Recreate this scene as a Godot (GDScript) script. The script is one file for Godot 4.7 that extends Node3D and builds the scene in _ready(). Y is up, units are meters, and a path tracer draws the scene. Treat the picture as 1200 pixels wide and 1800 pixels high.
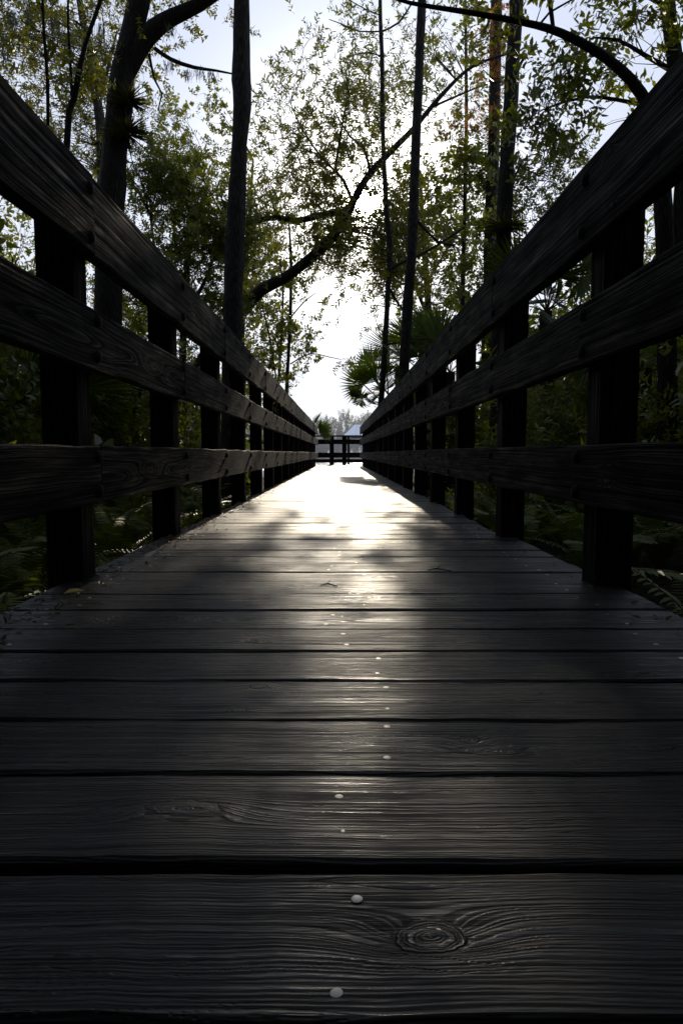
extends Node3D
# A timber boardwalk under swamp trees, seen from just above the planks against a low sun. Deck top is y = 0, the walk runs along -z.

const CAM_H := 0.3175
const FOCAL := 1200.0            # pixels of the 1200 x 1800 photograph
const PITCH := 4.91              # degrees downwards
const RAIL_L := -0.60            # inner faces of the rails
const RAIL_R := 0.575
const WALK_END := 17.6
const CLOSE := 0.0062            # the right-hand railing draws in by this angle
const GROUND_Y := -0.5
const WATER_Y := -0.78
const GAP := Vector3(0.37, 4.64, -12.2)     # a thin spot in the leaning tree's crown
const ROWS := 8                  # boards in the wood texture
const ROW_H := 192
const TEX_W := 2048

var M := {}                      # materials
var used := {}                   # names taken
var cluster := {}                # leaf sprays
var col_rows := []
var rel_rows := []
var knots := []
var row_spec := []

# ---------------------------------------------------------------- helpers
class MB:
	var v := PackedVector3Array()
	var n := PackedVector3Array()
	var t := PackedVector2Array()
	var c := PackedColorArray()
	var i := PackedInt32Array()
	func vert(p: Vector3, nn: Vector3, uv := Vector2.ZERO, col := Color.WHITE) -> int:
		v.append(p); n.append(nn); t.append(uv); c.append(col)
		return v.size() - 1
	func quad(a: int, b: int, cc: int, d: int) -> void:   # clockwise from outside
		i.append(a); i.append(b); i.append(cc)
		i.append(a); i.append(cc); i.append(d)
	func tri(a: int, b: int, cc: int) -> void:
		i.append(a); i.append(b); i.append(cc)
	func mesh() -> ArrayMesh:
		var m := ArrayMesh.new()
		if v.is_empty():
			return m
		var a := []
		a.resize(Mesh.ARRAY_MAX)
		a[Mesh.ARRAY_VERTEX] = v
		a[Mesh.ARRAY_NORMAL] = n
		a[Mesh.ARRAY_TEX_UV] = t
		a[Mesh.ARRAY_COLOR] = c
		a[Mesh.ARRAY_INDEX] = i
		m.add_surface_from_arrays(Mesh.PRIMITIVE_TRIANGLES, a)
		return m

func numbered(called: String) -> String:
	var k: int = used.get(called, 0)
	used[called] = k + 1
	return called if k == 0 else "%s_%03d" % [called, k]

func thing(called: String, label: String, category: String, at := Vector3.ZERO, group := "") -> Node3D:
	var o := Node3D.new()
	o.name = numbered(called)
	add_child(o)
	o.position = at
	tag(o, label, category, group)
	return o

func tag(o: Node, label: String, category: String, group := "", kind := "") -> void:
	if label: o.set_meta("label", label)
	if category: o.set_meta("category", category)
	if group: o.set_meta("group", group)
	if kind: o.set_meta("kind", kind)

func part(called: String, mesh: Mesh, mat: Material, parent: Node = null) -> MeshInstance3D:
	var o := MeshInstance3D.new()
	o.name = numbered(called) if parent == null else called
	o.mesh = mesh
	o.material_override = mat
	if parent == null: add_child(o)
	else: parent.add_child(o, true)
	return o

func ray(px: float, py: float) -> Vector3:
	var x := (px - 600.0) / FOCAL
	var y := (900.0 - py) / FOCAL
	var a := deg_to_rad(PITCH)
	return Vector3(x, y * cos(a) - sin(a), -cos(a) - y * sin(a))

func P(px: float, py: float, depth: float) -> Vector3:    # where a thing that stands `depth` metres ahead is
	var d := ray(px, py)
	return Vector3(0, CAM_H, 0) + d * (depth / -d.z)

func on_deck(px: float, py: float) -> Vector3:
	var d := ray(px, py)
	return Vector3(0, CAM_H, 0) + d * (CAM_H / -d.y)

func ground_at(x: float, z: float) -> float:
	var g := GROUND_Y + 0.10 * sin(x * 0.9 + z * 0.35) + 0.07 * sin(z * 0.8 - x * 0.5)
	var shore := clampf((-z - 21.0) / 6.0, 0.0, 1.0)
	return lerpf(g, WATER_Y - 0.8, shore * shore * (3.0 - 2.0 * shore))

func mat(albedo: Color, rough := 0.8, spec := 0.5) -> StandardMaterial3D:
	var m := StandardMaterial3D.new()
	m.albedo_color = albedo.linear_to_srgb()
	m.roughness = rough
	m.metallic_specular = spec
	return m

func fnl(freq: float, sd: int, oct := 3, kind := FastNoiseLite.TYPE_SIMPLEX_SMOOTH) -> FastNoiseLite:
	var n := FastNoiseLite.new()
	n.noise_type = kind
	n.frequency = freq
	n.seed = sd
	n.fractal_octaves = oct
	n.fractal_type = FastNoiseLite.FRACTAL_FBM if oct > 1 else FastNoiseLite.FRACTAL_NONE
	return n

func noise_texture(freq: float, sd: int, oct: int, lo: Color, hi: Color, size := 512) -> ImageTexture:
	var src := fnl(freq, sd, oct).get_seamless_image(size, size)
	var out := Image.create(size, size, false, Image.FORMAT_RGB8)
	for y in size:
		for x in size:
			out.set_pixel(x, y, lo.lerp(hi, src.get_pixel(x, y).r))
	return ImageTexture.create_from_image(out)

func tube(b: MB, pts: Array, radii: Array, sides := 8, rough := 0.0, col := Color.WHITE, sd := 0) -> void:
	var nz := fnl(1.0, 77 + sd, 2)
	var k := pts.size()
	var nn := Vector3.RIGHT
	var first := b.v.size()
	for a in k:
		var t: Vector3 = (pts[mini(a + 1, k - 1)] - pts[maxi(a - 1, 0)]).normalized()
		nn = (nn - t * nn.dot(t))
		if nn.length() < 0.01: nn = t.cross(Vector3.FORWARD)
		nn = nn.normalized()
		var bb := t.cross(nn)
		for j in sides + 1:
			var th := TAU * j / sides
			var dir := nn * cos(th) + bb * sin(th)
			var r: float = radii[a]
			if rough > 0.0:
				r *= 1.0 + rough * nz.get_noise_3d(cos(th) * 1.3, sin(th) * 1.3, pts[a].y * 1.6)
			b.vert(pts[a] + dir * r, dir, Vector2(float(j) / sides, pts[a].y), col)
	for a in k - 1:
		for j in sides:
			var q := first + a * (sides + 1) + j
			b.quad(q, q + sides + 1, q + sides + 2, q + 1)

func smooth(pts: Array, radii: Array, step: float) -> Array:    # Catmull-Rom through the points
	var op := []
	var orr := []
	for a in pts.size() - 1:
		var p0: Vector3 = pts[maxi(a - 1, 0)]
		var p1: Vector3 = pts[a]
		var p2: Vector3 = pts[a + 1]
		var p3: Vector3 = pts[mini(a + 2, pts.size() - 1)]
		var n := maxi(1, int(ceil(p1.distance_to(p2) / step)))
		for s in n:
			var f := float(s) / n
			op.append(p1.cubic_interpolate(p2, p0, p3, f))
			orr.append(lerpf(radii[a], radii[a + 1], f))
	op.append(pts[-1])
	orr.append(radii[-1])
	return [op, orr]

# ---------------------------------------------------------------- wood
# One texture of eight weathered pine boards: ring lines of a flat-sawn face, bent round their knots.
func wood_specs() -> void:
	# per row: centre of the cathedral (m), distance to the pith, its change, ring spacing
	row_spec = [[-0.060, 0.035, 0.020, 0.0052], [0.200, 0.030, 0.018, 0.0044], [-0.040, 0.040, 0.020, 0.0048], [0.190, 0.040, 0.025, 0.0042],
		[-0.030, 0.050, 0.020, 0.0036], [0.180, 0.035, 0.025, 0.0045], [0.060, 0.060, 0.030, 0.0034], [-0.080, 0.060, 0.030, 0.0033]]
	# per row: along (m from the left end), across (m from the near edge), half length, half width
	knots = [[[0.738, 0.068, 0.024, 0.019], [0.95, 0.118, 0.010, 0.006], [0.32, 0.03, 0.006, 0.005]],
		[[0.540, 0.074, 0.034, 0.019], [1.10, 0.05, 0.012, 0.008]],
		[[0.838, 0.052, 0.036, 0.013], [1.02, 0.060, 0.022, 0.009], [0.822, 0.082, 0.012, 0.010]],
		[[0.567, 0.118, 0.012, 0.010], [0.55, 0.030, 0.010, 0.006], [0.21, 0.085, 0.030, 0.010]],
		[[1.08, 0.020, 0.030, 0.011], [0.20, 0.09, 0.012, 0.008]],
		[[0.530, 0.060, 0.020, 0.010], [0.525, 0.095, 0.016, 0.008]],
		[[0.310, 0.070, 0.045, 0.018], [1.15, 0.10, 0.012, 0.010]],
		[[0.90, 0.09, 0.018, 0.012]]]

func wood_row(r: int) -> void:
	var col_data := PackedByteArray()
	var rel_data := PackedByteArray()
	col_data.resize(TEX_W * ROW_H * 3)
	rel_data.resize(TEX_W * ROW_H * 3)
	var spec: Array = row_spec[r]
	var warp := fnl(1.0, 11 + r, 2)
	var fine := fnl(1.0, 31 + r, 1)
	var fibre := fnl(1.0, 51 + r, 2)
	var crack := fnl(1.0, 71 + r, 1)
	var stain := fnl(1.0, 91 + r, 3)
	var ring := fnl(1.0, 131 + r, 1)
	for y in ROW_H:
		var vm := (y + 0.5) / ROW_H * 0.14
		for x in TEX_W:
			var um := (x + 0.5) / TEX_W * 1.34
			var wx := warp.get_noise_2d(um * 2.2, vm * 9.0)
			var vv: float = vm - spec[0] + wx * 0.005 + fine.get_noise_2d(um * 9.0, vm * 55.0) * 0.0009
			var d: float = spec[1] + 0.4 * spec[2] * warp.get_noise_2d(um * 0.9 + 40.0, 3.0)
			var g: float = sqrt(vv * vv + d * d) / spec[3]
			var inside := 0.0
			var rim := 0.0
			for k in knots[r]:
				var du: float = (um - k[0]) / k[2]
				var dv: float = (vm - k[1]) / k[3]
				var q := du * du * 0.45 + dv * dv
				if q < 14.0:
					g += 1.5 * k[3] / spec[3] * exp(-q * 0.62)
					var rr := sqrt(du * du + dv * dv) + 0.16 * wx + 0.24 * fine.get_noise_2d(um * 24.0, vm * 34.0) + 0.06 * fine.get_noise_2d(um * 90.0, vm * 120.0)
					inside = maxf(inside, 1.0 - smoothstep(0.75, 1.0, rr))
					rim = maxf(rim, (1.0 - smoothstep(0.0, 0.22, absf(rr - 0.95))))
					if rr < 1.0:
						g = rr * 5.0 + 0.35 * fine.get_noise_2d(um * 30.0, vm * 40.0)
			g += 0.9 * ring.get_noise_1d(g * 0.45)
			var rn := floorf(g)
			var p := g - rn
			var amp := 0.45 + 0.75 * absf(ring.get_noise_1d(rn * 3.7 + 100.0)) * 1.6
			var late := minf(1.0, amp) * smoothstep(0.15, 0.80, p) * (1.0 - smoothstep(0.90, 1.0, p))
			var fb := fibre.get_noise_2d(um * 26.0, vm * 900.0)
			var ck := absf(crack.get_noise_2d(um * 2.6, vm * 75.0 + wx * 2.0))
			var ck2 := crack.get_noise_2d(um * 3.5 + 90.0, vm * 22.0 + 5.0)
			var split := (1.0 - smoothstep(0.015, 0.060, ck)) * smoothstep(0.06, 0.26, ck2)
			var st := stain.get_noise_2d(um * 5.0, vm * 20.0)
			var sk := stain.get_noise_2d(um * 2.4 + 70.0, vm * 130.0)
			var h := 0.30 + 0.40 * late * (0.75 + 0.8 * st) + 0.13 * fb + 0.08 * st + 0.12 * sk - 0.33 * split - 0.20 * rim + 0.10 * inside
			var a := 0.20 + 0.52 * late + 0.22 * fb + 0.30 * st + 0.30 * sk - 0.30 * split - 0.34 * rim - 0.02 * inside
			a = clampf(a, 0.04, 1.0)
			var o := (y * TEX_W + x) * 3
			col_data[o] = clampi(int(255.0 * a * (0.98 + 0.05 * inside + 0.05 * st)), 0, 255)
			col_data[o + 1] = clampi(int(255.0 * a * 0.955), 0, 255)
			col_data[o + 2] = clampi(int(255.0 * a * (0.92 - 0.05 * st - 0.05 * inside)), 0, 255)
			rel_data[o] = clampi(int(255.0 * h), 0, 255)
			rel_data[o + 1] = clampi(int(255.0 * (0.84 - 0.46 * late + 0.10 * fb - 0.20 * st - 0.26 * sk + 0.2 * split)), 0, 255)
			rel_data[o + 2] = clampi(int(255.0 * (0.94 - 0.36 * late + 0.10 * fb - 0.14 * st - 0.20 * sk + 0.1 * split)), 0, 255)
	col_rows[r] = col_data
	rel_rows[r] = rel_data

func make_wood() -> void:
	wood_specs()
	col_rows.resize(ROWS)
	rel_rows.resize(ROWS)
	var job := WorkerThreadPool.add_group_task(wood_row, ROWS)
	WorkerThreadPool.wait_for_group_task_completion(job)
	var col_data := PackedByteArray()
	var rel_data := PackedByteArray()
	for k in ROWS:
		col_data.append_array(col_rows[k])
		rel_data.append_array(rel_rows[k])
	var ct := ImageTexture.create_from_image(Image.create_from_data(TEX_W, ROWS * ROW_H, false, Image.FORMAT_RGB8, col_data))
	var rt := ImageTexture.create_from_image(Image.create_from_data(TEX_W, ROWS * ROW_H, false, Image.FORMAT_RGB8, rel_data))
	for kind in [["deck", 0.10, 0.78, 0.22, 0.5], ["rail", 0.055, 1.0, 0.11, 0.22]]:
		var m := StandardMaterial3D.new()
		m.albedo_texture = ct
		m.albedo_color = Color(kind[1], kind[1], kind[1]).linear_to_srgb()
		m.vertex_color_use_as_albedo = true
		m.roughness = kind[2]
		m.roughness_texture = rt
		m.roughness_texture_channel = BaseMaterial3D.TEXTURE_CHANNEL_GREEN if kind[0] == "deck" else BaseMaterial3D.TEXTURE_CHANNEL_BLUE
		m.heightmap_enabled = true
		m.heightmap_texture = rt
		m.heightmap_scale = kind[3]
		m.metallic_specular = kind[4]
		M[kind[0]] = m

# A sawn board: length along x, thickness along y, width along z, eased edges, each face laid on one row of the wood texture.
func board(length: float, thick: float, width: float, row: int, u0: float, u1: float, segs: int, wobble: float, sd: int, tint: Color) -> ArrayMesh:
	var b := MB.new()
	var nz := fnl(1.0, 500 + sd, 2)
	var e := 0.0035
	var hy := thick / 2.0
	var hz := width / 2.0
	# corners of the section, going round so that faces look outwards
	var sec := [Vector2(hy, -hz + e), Vector2(hy, hz - e), Vector2(hy - e, hz), Vector2(-hy + e, hz), Vector2(-hy, hz - e), Vector2(-hy, -hz + e), Vector2(-hy + e, -hz), Vector2(hy - e, -hz)]
	var row0 := (row + 0.012) / ROWS
	var row1 := (row + 0.988) / ROWS
	for f in 8:
		var a: Vector2 = sec[f]
		var c: Vector2 = sec[(f + 1) % 8]
		var dy := c.x - a.x
		var dz := c.y - a.y
		var nrm := Vector3(0, dz, -dy).normalized()
		var va := 0.0
		var vb := 1.0
		if f == 0: va = 1.0; vb = 0.0                 # top: far edge is -z
		elif f == 4: va = 0.0; vb = 1.0
		elif f == 2 or f == 6: va = 0.1; vb = 0.1 + thick / width * 0.8
		elif f == 1: va = 0.0; vb = 0.03
		elif f == 7: va = 1.0; vb = 0.97
		else: va = 0.0; vb = 0.03
		var base := b.v.size()
		for s in segs + 1:
			var fx := float(s) / segs
			var x := (fx - 0.5) * length
			var u := lerpf(u0, u1, fx)
			for q in 2:
				var p: Vector2 = a if q == 0 else c
				var side := signf(p.y)
				var oz := wobble * (nz.get_noise_2d(x * 3.0, side * 9.0) + 0.4 * nz.get_noise_2d(x * 14.0, side * 9.0 + 30.0))
				var oy := 0.35 * wobble * nz.get_noise_2d(x * 2.0 + 60.0, side * 3.0)
				b.vert(Vector3(x, p.x + oy, p.y + oz), nrm, Vector2(u, lerpf(row0, row1, va if q == 0 else vb)), tint)
		for s in segs:
			var k := base + s * 2
			b.quad(k, k + 2, k + 3, k + 1)
	for end in [-1.0, 1.0]:
		var base := b.v.size()
		for p in sec:
			b.vert(Vector3(end * length / 2.0, p.x, p.y), Vector3(end, 0, 0), Vector2(0.3 + p.x * 0.4, lerpf(row0, row1, 0.5 + p.y / width * 0.8)), tint)
		for s in range(1, 7):
			if end < 0.0: b.tri(base, base + s, base + s + 1)
			else: b.tri(base, base + s + 1, base + s)
	return b.mesh()

func dome(radius: float, high: float, sides := 10) -> ArrayMesh:      # the round head of a bolt or screw, looking up
	var b := MB.new()
	var prof := [Vector2(1.0, 0.0), Vector2(0.96, 0.45), Vector2(0.75, 0.8), Vector2(0.4, 0.97)]
	for r in prof.size():
		for j in sides + 1:
			var th := TAU * j / sides
			var d := Vector3(cos(th), 0, -sin(th))
			b.vert(d * radius * prof[r].x + Vector3.UP * high * prof[r].y, (d * prof[r].x * high + Vector3.UP * radius * (0.1 + prof[r].y)).normalized())
	for r in prof.size() - 1:
		for j in sides:
			var k := r * (sides + 1) + j
			b.quad(k, k + sides + 1, k + sides + 2, k + 1)
	var top := b.vert(Vector3.UP * high, Vector3.UP)
	for j in sides:
		var k := (prof.size() - 1) * (sides + 1) + j
		b.tri(k, top, k + 1)
	return b.mesh()

# ---------------------------------------------------------------- leaves
func leaf(b: MB, at: Vector3, dir: Vector3, up: Vector3, length: float, width: float, fold: float, col: Color, droop := 0.0) -> void:
	var d := dir.normalized()
	var side := d.cross(up)
	if side.length() < 0.05: side = d.cross(Vector3(0.3, 0.2, 0.9))
	side = side.normalized()
	var nn := side.cross(d).normalized()
	var tip := at + d * length - Vector3.UP * droop * length
	var r1 := at + d * length * 0.38 - Vector3.UP * droop * length * 0.2
	for s in [-1.0, 1.0]:
		var wv: Vector3 = side * s * width * 0.5 + nn * fold * width * 0.5
		var fn: Vector3 = (nn - side * s * fold).normalized()
		var a := b.vert(at, fn, Vector2(0.5, 0), col)
		var e := b.vert(at + (r1 - at) * 0.8 + wv, fn, Vector2(0, 0.3), col)
		var f := b.vert(r1.lerp(tip, 0.5) + wv * 0.72, fn, Vector2(0, 0.7), col)
		var g := b.vert(tip, fn, Vector2(0.5, 1), col)
		if s < 0.0:
			b.tri(a, e, f); b.tri(a, f, g)
		else:
			b.tri(a, f, e); b.tri(a, g, f)

# A leafy spray: a thin twig with leaves set round it. Unit: metres.
func spray(count: int, twig: float, length: float, width: float, spread: float, droop: float, sd: int) -> ArrayMesh:
	var rng := RandomNumberGenerator.new()
	rng.seed = sd
	var b := MB.new()
	var pts := [Vector3.ZERO, Vector3(0.01, twig * 0.5, 0.015), Vector3(-0.02, twig * 0.96, 0.03 + droop * 0.05)]
	tube(b, pts, [0.0028, 0.002, 0.001], 3, 0.0, Color(0.55, 0.42, 0.30))
	for k in count:
		var f := 0.12 + 0.88 * (k + rng.randf()) / count
		var at: Vector3 = (pts[0] as Vector3).lerp(pts[1], minf(f * 2.0, 1.0)) if f < 0.5 else (pts[1] as Vector3).lerp(pts[2], f * 2.0 - 1.0)
		var th := k * 2.4 + rng.randf_range(-0.4, 0.4)
		var out := Vector3(cos(th), 0, sin(th))
		var dir := (out * spread + Vector3.UP * rng.randf_range(0.2, 1.0)).normalized()
		var s := rng.randf_range(0.65, 1.15)
		var tone := rng.randf_range(0.72, 1.25)
		leaf(b, at + out * 0.004, dir, Vector3(rng.randf_range(-0.6, 0.6), 1, rng.randf_range(-0.6, 0.6)), length * s, width * s, rng.randf_range(0.05, 0.5), Color(tone, tone, tone), droop * rng.randf_range(0.2, 1.0))
	return b.mesh()

func make_leaves() -> void:
	cluster = {
		"bay": spray(17, 0.30, 0.085, 0.026, 0.9, 0.15, 3),
		"willow": spray(20, 0.34, 0.090, 0.016, 0.7, 0.45, 5),
		"oak": spray(22, 0.30, 0.060, 0.026, 1.2, 0.1, 7),
		"ash": spray(11, 0.34, 0.120, 0.052, 1.4, 0.35, 9),
		"maple": spray(12, 0.30, 0.090, 0.060, 1.3, 0.3, 13),
	}
	var m := mat(Color(1, 1, 1), 0.42, 0.5)
	m.vertex_color_use_as_albedo = true
	m.backlight_enabled = true
	m.backlight = Color(1.0, 0.98, 0.55)
	m.resource_name = "leaf"
	M.leaf = m
	var f := mat(Color(1, 1, 1), 0.5, 0.4)
	f.vertex_color_use_as_albedo = true
	f.backlight_enabled = true
	f.backlight = Color(0.85, 0.85, 0.42)
	f.resource_name = "frond"
	M.frond = f

const TONES := {          # the leaf colours of a kind of tree
	"light": [Color(0.235, 0.240, 0.040), Color(0.135, 0.155, 0.030)],
	"mid": [Color(0.215, 0.240, 0.042), Color(0.125, 0.155, 0.030)],
	"evergreen": [Color(0.200, 0.230, 0.044), Color(0.120, 0.150, 0.032)],
	"olive": [Color(0.225, 0.225, 0.038), Color(0.130, 0.140, 0.028)],
	"rust": [Color(0.55, 0.22, 0.045), Color(0.34, 0.15, 0.040)],
}

# A tree: limbs = [[points, radii], ...] (the first one is the trunk), blobs = [[centre, radii, sprays], ...] are where its leaves hang.
func tree(called: String, label: String, limbs: Array, blobs: Array, kind: String, tone: String, bark: String, sd: int, size := 1.0, group := "", category := "tree") -> Node3D:
	var rng := RandomNumberGenerator.new()
	rng.seed = sd
	var foot: Vector3 = limbs[0][0][0]
	var t := thing(called, label, category, foot, group)
	var along := []
	var thick := []
	for k in limbs.size():
		var s := smooth(limbs[k][0], limbs[k][1], 0.22)
		var b := MB.new()
		var loc := []
		for p in s[0]:
			loc.append(p - foot)
		tube(b, loc, s[1], 12 if s[1][0] > 0.06 else 7, 0.16, Color.WHITE, sd + k)
		part("trunk" if k == 0 else "branch", b.mesh(), M[bark], t)
		for q in s[0].size():
			if k > 0 or s[0][q].y > 1.2 or s[0].size() < 6:
				along.append(s[0][q]); thick.append(s[1][q])
	if blobs.is_empty():
		return t
	var places := []
	var tints := PackedColorArray()
	var twigs := MB.new()
	var holes := fnl(1.0, sd + 900, 2)
	for bl in blobs:
		var c: Vector3 = bl[0]
		var r: Vector3 = bl[1]
		var n: int = bl[2]
		var group_n := maxi(1, n / 9)
		for g in group_n:
			var o := _in_ball(rng)
			var hub := c + Vector3(o.x * r.x, o.y * r.y, o.z * r.z)
			# a bough from the nearest limb to here
			var best := 1e9
			var from := hub
			var fr := 0.01
			for q in along.size():
				var dd: float = (along[q] as Vector3).distance_squared_to(hub) + maxf(0.0, (along[q] as Vector3).y - hub.y) * 1.5
				if dd < best:
					best = dd; from = along[q]; fr = thick[q]
			var span := from.distance_to(hub)
			var w0 := minf(fr * 0.6, 0.004 + 0.005 * span)
			var bow := from.lerp(hub, 0.5) + Vector3(rng.randf_range(-0.12, 0.12), rng.randf_range(0.0, 0.16), rng.randf_range(-0.12, 0.12)) * span
			var tp := smooth([from, bow, hub], [w0, w0 * 0.6, w0 * 0.3], 0.3)
			var loc := []
			for p in tp[0]:
				loc.append(p - foot)
			tube(twigs, loc, tp[1], 4)
			for q in n / group_n:
				var off := _in_ball(rng) * rng.randf_range(0.12, 0.55) * size
				var at := hub + off
				if holes.get_noise_3d(at.x * 1.3, at.y * 1.3, at.z * 0.8) < -0.22 or at.distance_to(GAP) < 0.34 or (absf(at.x - 0.36) < 0.22 and at.y > 2.6 and at.y < 4.6 and at.z < -10.6 and rng.randf() < 0.75):
					continue
				var up := (off * 1.2 + Vector3(rng.randf_range(-0.5, 0.5), rng.randf_range(-0.35, 0.7), rng.randf_range(-0.5, 0.5))).normalized()
				var basis := Basis(Quaternion(Vector3.UP, up)) * Basis(Vector3.UP, rng.randf() * TAU)
				places.append(Transform3D(basis.scaled(Vector3.ONE * size * rng.randf_range(0.75, 1.25)), at - foot))
				var f := clampf(0.5 + 0.9 * holes.get_noise_3d(at.x * 0.6, at.y * 0.6, at.z * 0.6 + 50.0) + rng.randf_range(-0.3, 0.3), 0.0, 1.0)
				tints.append((TONES[tone][0] as Color).lerp(TONES[tone][1], f))
				if q % 3 == 0:
					tube(twigs, [hub - foot, hub + off * 0.5 - foot + Vector3(0, 0.02, 0), at - foot], [0.004 * size, 0.003 * size, 0.0015], 3)
	part("twigs", twigs.mesh(), M[bark], t).set_meta("kind", "stuff")
	foliage("crown", cluster[kind], M.leaf, places, tints, t)
	return t

func foliage(called: String, mesh: Mesh, m: Material, places: Array, tints: PackedColorArray, parent: Node) -> MultiMeshInstance3D:
	var mm := MultiMesh.new()
	mm.transform_format = MultiMesh.TRANSFORM_3D
	mm.use_colors = true
	mm.mesh = mesh
	mm.instance_count = places.size()
	for k in places.size():
		mm.set_instance_transform(k, places[k])
		mm.set_instance_color(k, tints[k])
	var o := MultiMeshInstance3D.new()
	o.name = called
	o.multimesh = mm
	o.material_override = m
	o.set_meta("kind", "stuff")
	parent.add_child(o, true)
	return o

func _in_ball(rng: RandomNumberGenerator) -> Vector3:
	while true:
		var p := Vector3(rng.randf_range(-1, 1), rng.randf_range(-1, 1), rng.randf_range(-1, 1))
		if p.length_squared() <= 1.0:
			return p
	return Vector3.ZERO

# limb measured in the photograph: [x, y, width] in its pixels at one distance, or [x, y, width, distance]
func limb(rows: Array, depth: float, rooted := false) -> Array:
	var pts := []
	var rad := []
	for q in rows:
		var d: float = q[3] if q.size() > 3 else depth
		pts.append(P(q[0], q[1], d))
		rad.append(q[2] * 0.5 * d / FOCAL)
	if rooted:
		var p: Vector3 = pts[0]
		p.y = ground_at(p.x, p.z) - 0.15
		pts.insert(0, p)
		rad.insert(0, rad[0] * 1.25)
	return [pts, rad]

func blob(x: float, y: float, depth: float, rx: float, ry: float, deep: float, n: int) -> Array:
	return [P(x, y, depth), Vector3(rx * depth / FOCAL, ry * depth / FOCAL, deep), n]

# ---------------------------------------------------------------- scene
func _ready() -> void:
	camera_and_light()
	make_materials()
	make_wood()
	print("wood ", Time.get_ticks_msec())
	make_leaves()
	ground_and_lake()
	boardwalk()
	railings()
	far_end()
	print("timber ", Time.get_ticks_msec())
	named_trees()
	flank_forest()
	added_shade_trees()
	added_canopy_trees()
	print("trees ", Time.get_ticks_msec())
	palms_and_ferns()
	small_things()
	print("done ", Time.get_ticks_msec())

func sun_dir() -> Vector3:
	return ray(637, 355).normalized()

func camera_and_light() -> void:
	var cam := Camera3D.new()
	cam.name = "camera"
	cam.fov = rad_to_deg(2.0 * atan(900.0 / FOCAL))
	cam.near = 0.02
	cam.far = 2000.0
	add_child(cam)
	cam.position = Vector3(0, CAM_H, 0)
	cam.rotation_degrees = Vector3(-PITCH, 0, 0)
	cam.current = true
	var sun := DirectionalLight3D.new()
	sun.name = "sun"
	add_child(sun)
	sun.look_at_from_position(Vector3.ZERO, -sun_dir(), Vector3.UP)
	sun.light_energy = 1.3
	sun.light_color = Color(1.0, 0.94, 0.84)
	sun.light_angular_distance = 0.53
	sun.shadow_enabled = true
	# a hazy bright sky: paler and brighter towards the sun
	var w := 1024
	var h := 512
	var data := PackedFloat32Array()
	data.resize(w * h * 3)
	var s := sun_dir()
	for y in h:
		var el := PI * (0.5 - (y + 0.5) / h)
		var up := maxf(sin(el), 0.0)
		var k := pow(up, 0.45)
		var br := lerpf(1.30, 0.48, k)
		var bg := lerpf(1.30, 0.58, k)
		var bb := lerpf(1.30, 0.84, k)
		for x in w:
			var az := TAU * (x + 0.5) / w
			var dir := Vector3(sin(az) * cos(el), sin(el), -cos(az) * cos(el))
			var a := rad_to_deg(acos(clampf(dir.dot(s), -1.0, 1.0)))
			var glow := 0.0
			if a < 60.0:
				glow = 1.7 * exp(-pow(a / 7.0, 1.6)) + 5.0 * exp(-a / 3.0) + 90.0 * exp(-pow(a / 1.0, 2.0))
			var o := (y * w + x) * 3
			data[o] = br + glow
			data[o + 1] = bg + glow * 0.94
			data[o + 2] = bb + glow * 0.80
	var sky_mat := PanoramaSkyMaterial.new()
	sky_mat.panorama = ImageTexture.create_from_image(Image.create_from_data(w, h, false, Image.FORMAT_RGBF, data.to_byte_array()))
	var env := Environment.new()
	env.background_mode = Environment.BG_SKY
	env.sky = Sky.new()
	env.sky.sky_material = sky_mat
	env.tonemap_mode = Environment.TONE_MAPPER_LINEAR
	env.tonemap_exposure = 1.0
	env.volumetric_fog_enabled = true
	env.volumetric_fog_density = 0.0
	env.sdfgi_enabled = true
	env.ssao_enabled = true
	env.ssil_enabled = true
	var we := WorldEnvironment.new()
	we.name = "environment"
	we.environment = env
	add_child(we)

func make_materials() -> void:
	for k in [["bark_grey", Color(0.075, 0.070, 0.068), 21], ["bark_dark", Color(0.036, 0.032, 0.029), 22], ["bark_pale", Color(0.11, 0.10, 0.085), 23]]:
		var m := mat(k[1], 0.85, 0.35)
		m.albedo_texture = noise_texture(0.03, k[2], 4, Color(0.16, 0.15, 0.15), Color(1, 1, 1), 256)
		m.heightmap_enabled = true
		m.heightmap_texture = noise_texture(0.035, k[2] + 5, 4, Color.BLACK, Color.WHITE, 256)
		m.heightmap_scale = 3.0
		m.uv1_triplanar = true
		m.uv1_scale = Vector3(5.0, 0.9, 5.0)
		M[k[0]] = m
	var g := mat(Color(0.055, 0.045, 0.030), 0.95, 0.3)
	g.albedo_texture = noise_texture(0.02, 41, 5, Color(0.35, 0.35, 0.3), Color(1.0, 0.95, 0.8), 512)
	g.heightmap_enabled = true
	g.heightmap_texture = noise_texture(0.05, 42, 4, Color.BLACK, Color.WHITE, 512)
	g.heightmap_scale = 6.0
	g.uv1_triplanar = true
	g.uv1_scale = Vector3(0.7, 0.7, 0.7)
	M.soil = g
	var wtr := mat(Color(0.020, 0.024, 0.020), 0.06, 0.5)
	wtr.heightmap_enabled = true
	wtr.heightmap_texture = noise_texture(0.02, 43, 3, Color.BLACK, Color.WHITE, 512)
	wtr.heightmap_scale = 2.0
	wtr.uv1_triplanar = true
	wtr.uv1_scale = Vector3(0.25, 0.25, 0.6)
	M.water = wtr
	M.moss = mat(Color(0.10, 0.105, 0.085), 0.9, 0.2)
	M.bolt = mat(Color(0.035, 0.030, 0.027), 0.85, 0.25)
	M.bolt.metallic = 0.1
	M.screw = mat(Color(0.50, 0.48, 0.45), 0.46, 0.5)
	M.screw.metallic = 0.8
	M.tin = mat(Color(0.52, 0.56, 0.60), 0.4, 0.5)
	M.tin.metallic = 0.3

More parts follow.
